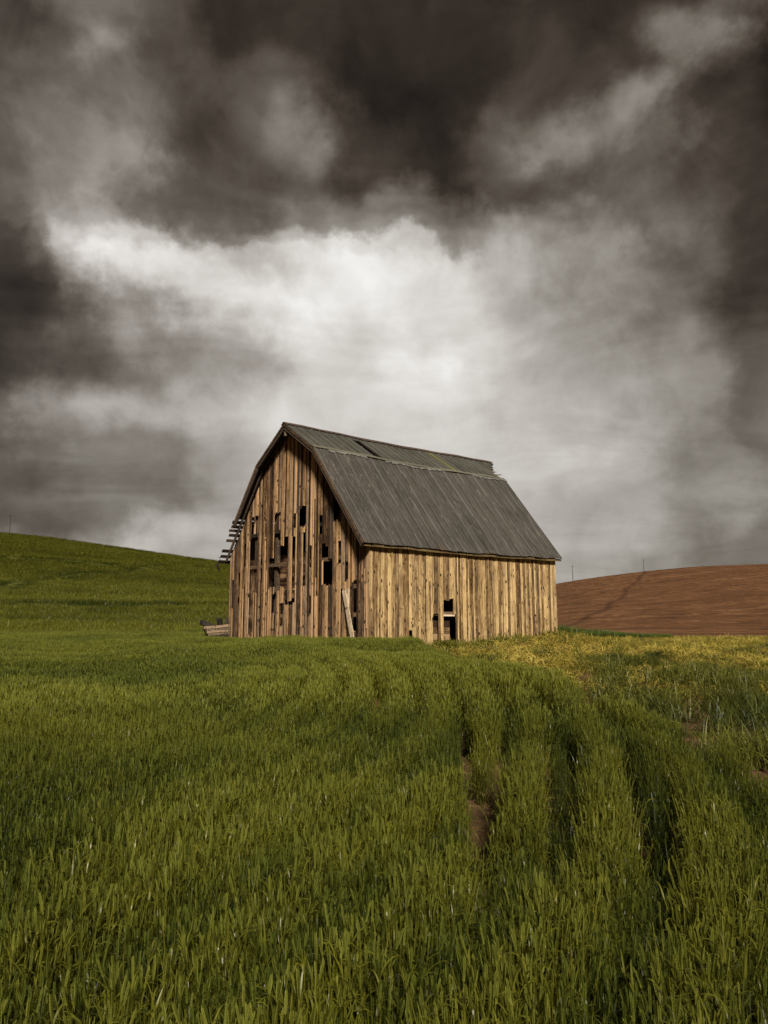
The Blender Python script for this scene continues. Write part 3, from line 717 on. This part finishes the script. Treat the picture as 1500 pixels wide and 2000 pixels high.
def wheat_plant(mb, x, y, h, lod):
    ln = random.uniform(0, .16)*h; az = random.uniform(0, 6.283); lx, ly = ln*math.cos(az), ln*math.sin(az)
    P_ = lambda t: Vector((x+lx*t*t, y+ly*t*t, h*t))
    hasH = random.random() < (.32, .30)[lod]
    wm = (.74, 1.05, 1)[lod]
    hd = random.uniform(.040, .066) if hasH else 0
    if lod == 0:
        rings = []
        for t in (0, .4, .75, 1):
            c_ = P_(t); r_ = .0022 if t < .9 else .0016
            rings.append([(c_.x+r_*math.cos(a), c_.y+r_*math.sin(a), c_.z) for a in (0, 2.09, 4.19)])
        mb.loft(rings, caps=False)
    else:
        a = random.uniform(0, 3.14); strip(mb, [P_(t) for t in (0, .5, 1)], [.005*wm]*3, (math.cos(a), math.sin(a), 0), 0)
    sg = (6, 4)[lod]
    for t in ((.28, .48, .66, .80, .92) if lod == 0 else (.45, .66, .80, .92)):
        low = t < .35; t2 = min(.97, t+random.uniform(-.07, .07))
        leaf(mb, P_(t2), random.uniform(0, 6.283), random.uniform(.10, .20)*(.66 if t > .75 else 1)*h/.55, random.uniform(.006, .0105)*wm, random.uniform(.4, 1.5) if random.random() < .55 else random.uniform(1.5, 2.5), sg,
             2 if (low and random.random() < .6) else 0, random.uniform(1.0, 1.45))
    if hasH:
        b0 = P_(1.0); d_ = (P_(1.0)-P_(.8)).normalized()
        if lod == 0:
            nl = 9
            a0 = random.uniform(0, 6.28); s1 = Vector((math.cos(a0), math.sin(a0), 0)); s2 = Vector((-math.sin(a0), math.cos(a0), 0))
            for k in range(nl):
                c_ = b0+d_*(hd*k/nl); g_ = math.sin(math.pi*(k+1.2)/(nl+1.6))
                for s in (s1, -s1):
                    w_ = .0040*(.45+.6*g_); tip = c_+d_*.013+s*w_*1.3
                    mb.quad(c_, c_+s*w_*.9+d_*.005+s2*w_*.75, tip, c_+s*w_*.9+d_*.005-s2*w_*.75, m=1)
            mb.quad(b0-s2*.003, b0+s2*.003, b0+d_*hd+s2*.0035, b0+d_*hd-s2*.0035, m=1)
        else:
            for a in (0, 1.57):
                a += random.uniform(-.3, .3); strip(mb, [b0, b0+d_*hd*.4, b0+d_*hd], [.008, .014, .004], (math.cos(a), math.sin(a), 0), 1)
def mk_wheat(n_, rad, lod, hs):
    mb = MB()
    for _ in range(n_):
        a = random.uniform(0, 6.283); r_ = rad*math.sqrt(random.random()); wheat_plant(mb, r_*math.cos(a), r_*math.sin(a), random.uniform(*hs), lod)
    me = bpy.data.meshes.new('w'); me.from_pydata(mb.v, [], mb.f)
    for q_ in (M_leaf, M_head, M_dry): me.materials.append(q_)
    me.polygons.foreach_set('material_index', mb.m); me.update(); return me
def mk_blades(n_, rad, hs, ws, droop, segs, mat, rise=(.9, 1.5), m2=None, heads=0):
    mb = MB()
    for _ in range(n_):
        a = random.uniform(0, 6.283); r_ = rad*math.sqrt(random.random())
        leaf(mb, (r_*math.cos(a), r_*math.sin(a), 0), random.uniform(0, 6.283), random.uniform(*hs), random.uniform(*ws), random.uniform(*droop), segs, 1 if m2 and random.random() < .3 else 0, random.uniform(*rise))
    me = bpy.data.meshes.new('b'); me.from_pydata(mb.v, [], mb.f); me.materials.append(mat)
    if m2: me.materials.append(m2)
    me.polygons.foreach_set('material_index', mb.m); me.update(); return me
source('wheat_near', [mk_wheat(8, .085, 0, (.30, .51)) for _ in range(22)])
source('wheat_mid', [mk_wheat(10, .10, 1, (.36, .53)) for _ in range(16)])
source('wheat_far', [mk_blades(170, 1.3, (.42, .70), (.022, .038), (.1, .9), 3, M_leaf, m2=M_head) for _ in range(8)])
source('wheat_wide', [mk_wheat(26, .30, 1, (.40, .56)) for _ in range(8)])
source('grass', [mk_blades(45, .28, (.25, .55), (.010, .018), (.3, 1.4), 4, M_grass, m2=None) for _ in range(10)])
source('straw', [mk_blades(42, .34, (.22, .45), (.012, .022), (.6, 1.7), 4, M_straw, rise=(.1, 1.0)) for _ in range(10)])
source('stubble', [mk_blades(26, .34, (.2, .42), (.010, .018), (.6, 1.7), 4, M_dry, rise=(.1, .9)) for _ in range(6)])
source('weeds', [mk_blades(60, .22, (.15, .42), (.012, .026), (.3, 1.6), 4, M_weed) for _ in range(6)])
source('strip', [mk_blades(90, .9, (.7, 1.0), (.03, .05), (.1, .8), 3, M_strip) for _ in range(5)])

def scatter(name, pts, key, scl, tint, label, cat, tilt=.08):
    pts = np.asarray(pts); N = len(pts)
    me = bpy.data.meshes.new(name); me.from_pydata(pts.tolist(), [], [])
    def att(nm, typ, arr, fld='value'):
        a = me.attributes.new(nm, typ, 'POINT'); a.data.foreach_set(fld, np.asarray(arr).ravel())
    rot = np.stack([RNG.normal(0, tilt, N), RNG.normal(0, tilt, N), RNG.uniform(0, 6.283, N)], 1).astype(np.float32)
    att('rot', 'FLOAT_VECTOR', rot, 'vector'); att('scl', 'FLOAT_VECTOR', np.asarray(scl, np.float32), 'vector')
    att('idx', 'INT', RNG.integers(0, len(SRC[key].objects), N).astype(np.int32)); att('tint', 'FLOAT', np.asarray(tint, np.float32))
    ob = bpy.data.objects.new(name, me); COL.objects.link(ob)
    ng = bpy.data.node_groups.new(name, 'GeometryNodeTree')
    ng.interface.new_socket('Geometry', in_out='INPUT', socket_type='NodeSocketGeometry'); ng.interface.new_socket('Geometry', in_out='OUTPUT', socket_type='NodeSocketGeometry')
    A = ng.nodes.new('NodeGroupInput'); Z = ng.nodes.new('NodeGroupOutput'); ci = ng.nodes.new('GeometryNodeCollectionInfo'); ip = ng.nodes.new('GeometryNodeInstanceOnPoints')
    ci.inputs[0].default_value = SRC[key]; ci.inputs['Separate Children'].default_value = True; ci.inputs['Reset Children'].default_value = True
    def na(nm, t):
        q_ = ng.nodes.new('GeometryNodeInputNamedAttribute'); q_.data_type = t; q_.inputs[0].default_value = nm; return q_.outputs[0]
    ip.inputs['Pick Instance'].default_value = True
    lk = ng.links.new; lk(A.outputs[0], ip.inputs['Points']); lk(ci.outputs[0], ip.inputs['Instance']); lk(na('idx', 'INT'), ip.inputs['Instance Index'])
    e2r = ng.nodes.new('FunctionNodeEulerToRotation'); lk(na('rot', 'FLOAT_VECTOR'), e2r.inputs[0]); lk(e2r.outputs[0], ip.inputs['Rotation'])
    lk(na('scl', 'FLOAT_VECTOR'), ip.inputs['Scale']); lk(ip.outputs[0], Z.inputs[0])
    md = ob.modifiers.new('scatter', 'NODES'); md.node_group = ng
    return setp(ob, label, cat, 'stuff')
def inbarn(x, y, m_=.25):
    dx, dy = x-BX, y-BY; v = dx*vdir[0]+dy*vdir[1]; u = dx*udir[0]+dy*udir[1]
    return (u > -m_) & (u < W+m_) & (v > -m_) & (v < L+m_)
EDGE = [(-400, 1000), (700, 1100), (835, 1246), (900, 1266), (1000, 1276), (1090, 1296), (1130, 1330), (1230, 1350), (1330, 1385), (1420, 1440), (1500, 1500), (1800, 1700)]
ex, ey = zip(*EDGE)
def iswheat(x, y):
    px, py = proj(x, y, hfun(x, y)+.45); return py > np.interp(px, ex, ey)+8*(vnoise(x, y, 1.5, 3)-.5)
def edge_fade(x, y):
    px, py = proj(x, y, hfun(x, y)+.45); return np.clip(.42+(py-np.interp(px, ex, ey))/60, .42, 1)
SOIL = [(1145, 1326, 36, 11), (1368, 1392, 50, 26), (1465, 1452, 40, 16)]
def soilgap(x, y, hh=.65):
    r_ = np.zeros(np.shape(x), bool); j = .6*(vnoise(x, y, 4, 8)-.5)
    for f_ in (0, .35, .7, 1):
        px, py = proj(x, y, hfun(x, y)+hh*f_)
        for a, b, c_, d_ in SOIL: r_ |= ((px-a)/c_)**2+((py-b)/d_)**2 < 1+j
    return r_ & (RNG.random(np.shape(x)) < .93)
def field(n_, d0, d1, half=R(37)):
    d = np.sqrt(RNG.uniform(d0*d0, d1*d1, n_)); a = RNG.uniform(-half, half, n_)
    return d*np.sin(a), d*np.cos(a), d
def row_coord(x, y): return np.hypot(x+17.7, y-11.5)     # the drill rows sweep round in wide arcs
def rowphase(x, y): return np.abs(((row_coord(x, y)+.07*(vnoise(x, y, .7, 41)-.5))/.56) % 1.0-.5)
def rowzone(x, y): return sm((x+4.0)/4.0)*sm((21-y)/7)
def rowgap(x, y):           # thin lines between the drill rows, widest in the right foreground
    st = .03+.18*rowzone(x, y)*sm((y-8.5)/2)*(.55+.8*vnoise(np.floor(row_coord(x, y)/.56)*3.3, y, .35, 5))
    return rowphase(x, y) < st
GAPS = [[(915, 1490), (910, 1560)], [(978, 1500), (970, 1590), (940, 1670), (925, 1720)], [(1068, 1530), (1070, 1640)], [(1116, 1520), (1130, 1600), (1122, 1690)],
        [(1226, 1550), (1252, 1640), (1258, 1720)], [(1310, 1590), (1330, 1680), (1338, 1750)]]
def gapdist(x, y, h):       # signed closeness to the bare strips of soil between the drill rows
    px, py = proj(x, y, hfun(x, y)+h); best = np.full(np.shape(x), 9.)
    for g_ in GAPS:
        gy, gx = [q[1] for q in g_], [q[0] for q in g_]
        d_ = np.abs(px-np.interp(py, gy, gx))/23+np.maximum(0, np.maximum(gy[0]-py, py-gy[-1]))/25
        best = np.minimum(best, d_)
    return best
def gapmask(x, y): return gapdist(x, y, 0) < 1.0+.7*(vnoise(x, y, 5, 31)-.5)
def tint_of(x, y):  # foreground dimness painted in: darker near the camera, yellower towards the barn
    return np.clip(.08+.54*sm((np.hypot(x, y)-4)/10)+.25*np.exp(-((x-2)/5)**2-((y-18)/8)**2)+.8*(vnoise(x, y, .22, 1)-.5)+.6*(vnoise(x, y, .9, 2)-.5)+(2.2*(rowphase(x, y)-.25)+.04)*rowzone(x, y)+RNG.normal(0, .12, len(x)), 0, 1)  # shade between the drill rows also goes into the tint, darker at each gap
def hgt(x, y): return (.86+.22*vnoise(x, y, .35, 4)+.14*vnoise(x, y, 1.6, 6)+.60*(rowphase(x, y)-.26)*rowzone(x, y))*edge_fade(x, y)
# near wheat
x, y, d = field(20000, 1.0, 9.5, R(40)); k = iswheat(x, y) & ~gapmask(x, y) & ~rowgap(x, y) & ~soilgap(x, y)
k &= vnoise(x, y, 2.2, 12) < .93
x, y = x[k], y[k]; s = hgt(x, y); sh_ = np.min([gapdist(x, y, q_) for q_ in (.1, .18, .26, .34, .42, .5, .58)], 0); rm = (sh_ < .8+1.1*(vnoise(x, y, 5, 61)-.5)) & (RNG.random(len(x)) < .93); sz = s*np.clip(.35+.4*sh_+RNG.normal(0, .08, len(x)), .3, 1); x, y, s, sz = x[~rm], y[~rm], s[~rm], sz[~rm]
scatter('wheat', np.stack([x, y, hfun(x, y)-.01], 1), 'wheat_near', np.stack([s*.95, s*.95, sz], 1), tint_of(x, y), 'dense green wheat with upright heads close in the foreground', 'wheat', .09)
# dry stalks and stubble lying in the bare strips
x, y, d = field(60000, 4.5, 10.5, R(30)); k = gapdist(x, y, 0) < .9; x, y = x[k], y[k]; k = RNG.random(len(x)) < .10; x, y = x[k], y[k]; s = RNG.uniform(.15, .45, len(x))
scatter('dry_grass', np.stack([x, y, hfun(x, y)], 1), 'stubble', np.stack([s, s, s*.6], 1), RNG.uniform(0, .5, len(x)), 'dry stubble lying on the bare soil between the wheat rows', 'straw', .3)
# middle distance up to the barn
x, y, d = field(74000, 9.2, 34); k = iswheat(x, y) & ~inbarn(x, y, .35) & ~soilgap(x, y) & ~rowgap(x, y)
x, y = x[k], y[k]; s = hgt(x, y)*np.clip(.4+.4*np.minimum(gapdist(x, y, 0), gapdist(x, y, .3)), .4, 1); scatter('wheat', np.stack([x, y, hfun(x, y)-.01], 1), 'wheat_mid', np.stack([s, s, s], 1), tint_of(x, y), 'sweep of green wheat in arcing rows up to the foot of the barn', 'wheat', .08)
x, y, d = field(26000, 33.5, 62); k = iswheat(x, y) & ~inbarn(x, y, .45) & (hfun(x, y) > hillg(x, y)-.25) & (x < 6)
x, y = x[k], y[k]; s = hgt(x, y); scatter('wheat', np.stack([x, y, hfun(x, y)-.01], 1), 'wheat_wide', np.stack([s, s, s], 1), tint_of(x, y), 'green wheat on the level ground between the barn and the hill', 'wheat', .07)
# far wheat over the green hill
x, y, d = field(60000, 46, 330, R(36)); k = (hillg(x, y) > hfun(x, y)-.3) & (x < 40) & ~inbarn(x, y, 1.5)
k &= RNG.random(len(x)) < np.clip(1.25-.0028*d, .3, 1)
x, y, d = x[k], y[k], d[k]; s = (.8+.5*vnoise(x*.35, y, .22, 9)); f_ = np.clip(d/120, 1, 2.0)
trk = np.full(len(x), 99.)
for line in ([(10, 1148), (140, 1124), (270, 1114), (400, 1108)], [(10, 1092), (110, 1094), (210, 1106)], [(10, 1180), (200, 1186), (440, 1184)]):
    g_ = [ground_at(*q_) for q_ in line]
    for A_, B_ in zip(g_[:-1], g_[1:]):
        e_ = (B_-A_)[:2]; t_ = np.clip(((x-A_[0])*e_[0]+(y-A_[1])*e_[1])/(e_@e_), 0, 1); trk = np.minimum(trk, np.hypot(x-A_[0]-t_*e_[0], y-A_[1]-t_*e_[1]))
s = s*np.where(trk < 2.2, .35, 1); dk_ = np.where(trk < 3.0, .75, 0)
scatter('wheat', np.stack([x, y, hillg(x, y)-.02], 1), 'wheat_far', np.stack([s*f_, s*f_, s], 1), np.clip(.85+.9*(vnoise(x*.2, y, .16, 2)-.5)+.35*(vnoise(x, y, .5, 3)-.5)-dk_, 0, 1), 'green wheat covering the rolling hill behind the barn', 'wheat', .05)
# straw and wild grass right of the wheat
def right_zone(n_, d0, d1):
    x, y, d = field(n_, d0, d1, R(38)); px, py = proj(x, y, hfun(x, y)); k = ~iswheat(x, y) & ~inbarn(x, y, .12) & (px > 820) & (x > -2) & ~soilgap(x, y)
    return x[k], y[k], px[k], py[k]
x, y, px, py = right_zone(26000, 9, 62)
green = np.exp(-((px-1200)/110)**2-((py-1300)/14)**2)+np.exp(-((px-1400)/150)**2-((py-1330)/22)**2)*1.2+np.exp(-((px-1180)/60)**2-((py-1340)/20)**2)+np.exp(-((px-1400)/140)**2-((py-1390)/40)**2)*.9
green = green*.9+1.1*(vnoise(x, y, .55, 21)-.5)+.5*(vnoise(x, y, 2.0, 27)-.5)
k = ((green < .5) & (py < 1372)) | ((py < 1330) & (RNG.random(len(py)) < .15))
scatter('dry_grass', np.stack([x[k], y[k], hfun(x[k], y[k])], 1), 'straw', np.repeat((.75+.5*vnoise(x[k], y[k], .8, 22))[:, None], 3, 1), np.clip(.5+.8*(vnoise(x[k], y[k], .5, 23)-.5)+RNG.normal(0, .15, k.sum()), 0, 1), 'golden matted straw on the ground right of the barn', 'straw', .25)
kw = (green < .55) & (py < 1340) & (RNG.random(len(px)) < .22); sw = RNG.uniform(.5, 1.0, kw.sum())
scatter('weeds', np.stack([x[kw], y[kw], hfun(x[kw], y[kw])], 1), 'weeds', np.stack([sw, sw, sw], 1), RNG.uniform(.2, 1, kw.sum()), 'low yellow green weeds scattered through the straw', 'weeds', .15)
k = (green > .36) | (py >= 1360)
xx, yy = x[k], y[k]; s = .55+.75*vnoise(xx, yy, .6, 25)
scatter('wild_grass', np.stack([xx, yy, hfun(xx, yy)], 1), 'grass', np.stack([s, s, s*np.where(py[k] > 1300, 1.05, .8)], 1), np.clip(.46+1.1*(vnoise(xx, yy, .45, 26)-.5)+RNG.normal(0, .14, len(xx)), 0, 1), 'tall dark green wild grass between wheat and straw', 'grass', .12)
# yellow green weeds at the foot of the barn
pts = []; 
for v in np.arange(-.2, L+1.2, .16):
    for _ in range(2):
        u = -.22-abs(random.gauss(0, .35)); q_ = bl(v, u, 0); dens = .25+.75*math.exp(-((v-3.0)/.7)**2)+.7*(v > 8.8)+.5*math.exp(-(v/.7)**2)
        if random.random() < dens*.8: pts.append((q_[0], q_[1], float(hfun(q_[0], q_[1]))))
for u in np.arange(0, 2.2, .15):
    q_ = bl(-.35-random.random()*.3, u, 0); pts.append((q_[0], q_[1], float(hfun(q_[0], q_[1]))))
for _ in range(26):
    q_ = bl(3.0+random.gauss(0, .18), -.45-random.random()*.35, 0); pts.append((q_[0], q_[1], float(hfun(q_[0], q_[1]))+.02))
s = RNG.uniform(.8, 1.5, len(pts)); scatter('weeds', pts, 'weeds', np.stack([s, s, s], 1), RNG.uniform(.2, 1, len(pts)), 'yellow green weeds growing along the foot of the barn', 'weeds', .12)
# strip of taller green crop in front of the ploughed hill
pts = []
for _ in range(1100):
    t = random.random(); e = (1-t)**.4; xs = 8+t*16.5; ys = 72-t*5+random.uniform(-3.6, 3.6)*e
    pts.append((xs, ys, float(top(xs, ys))-.05))
s = RNG.uniform(1.0, 1.6, len(pts))*np.clip(1.25-(np.array([q_[0] for q_ in pts])-8)/16.5, .3, 1)*(.75+.5*vnoise(np.array([q_[0] for q_ in pts]), np.array([q_[1] for q_ in pts]), .5, 71)); scatter('crop_strip', pts, 'strip', np.stack([s, s, s], 1), RNG.uniform(.1, .9, len(pts)), 'strip of dark green crop below the ploughed hill', 'crop', .05)
# orange dry grass margin along the ploughed field
pts = []
for _ in range(900):
    xs = random.uniform(24, 62); ys = 68-.08*(xs-24)+random.gauss(0, 1.0); pts.append((xs, ys, float(top(xs, ys))))
for _ in range(300):
    xs = random.uniform(10, 30); ys = 60+random.gauss(0, 2.5); pts.append((xs, ys, float(top(xs, ys))))
s = RNG.uniform(.8, 1.6, len(pts)); scatter('dry_grass', pts, 'straw', np.stack([s, s, s], 1), RNG.uniform(0, .6, len(pts)), 'rusty dry grass margin along the edge of the ploughed field', 'grass', .2)
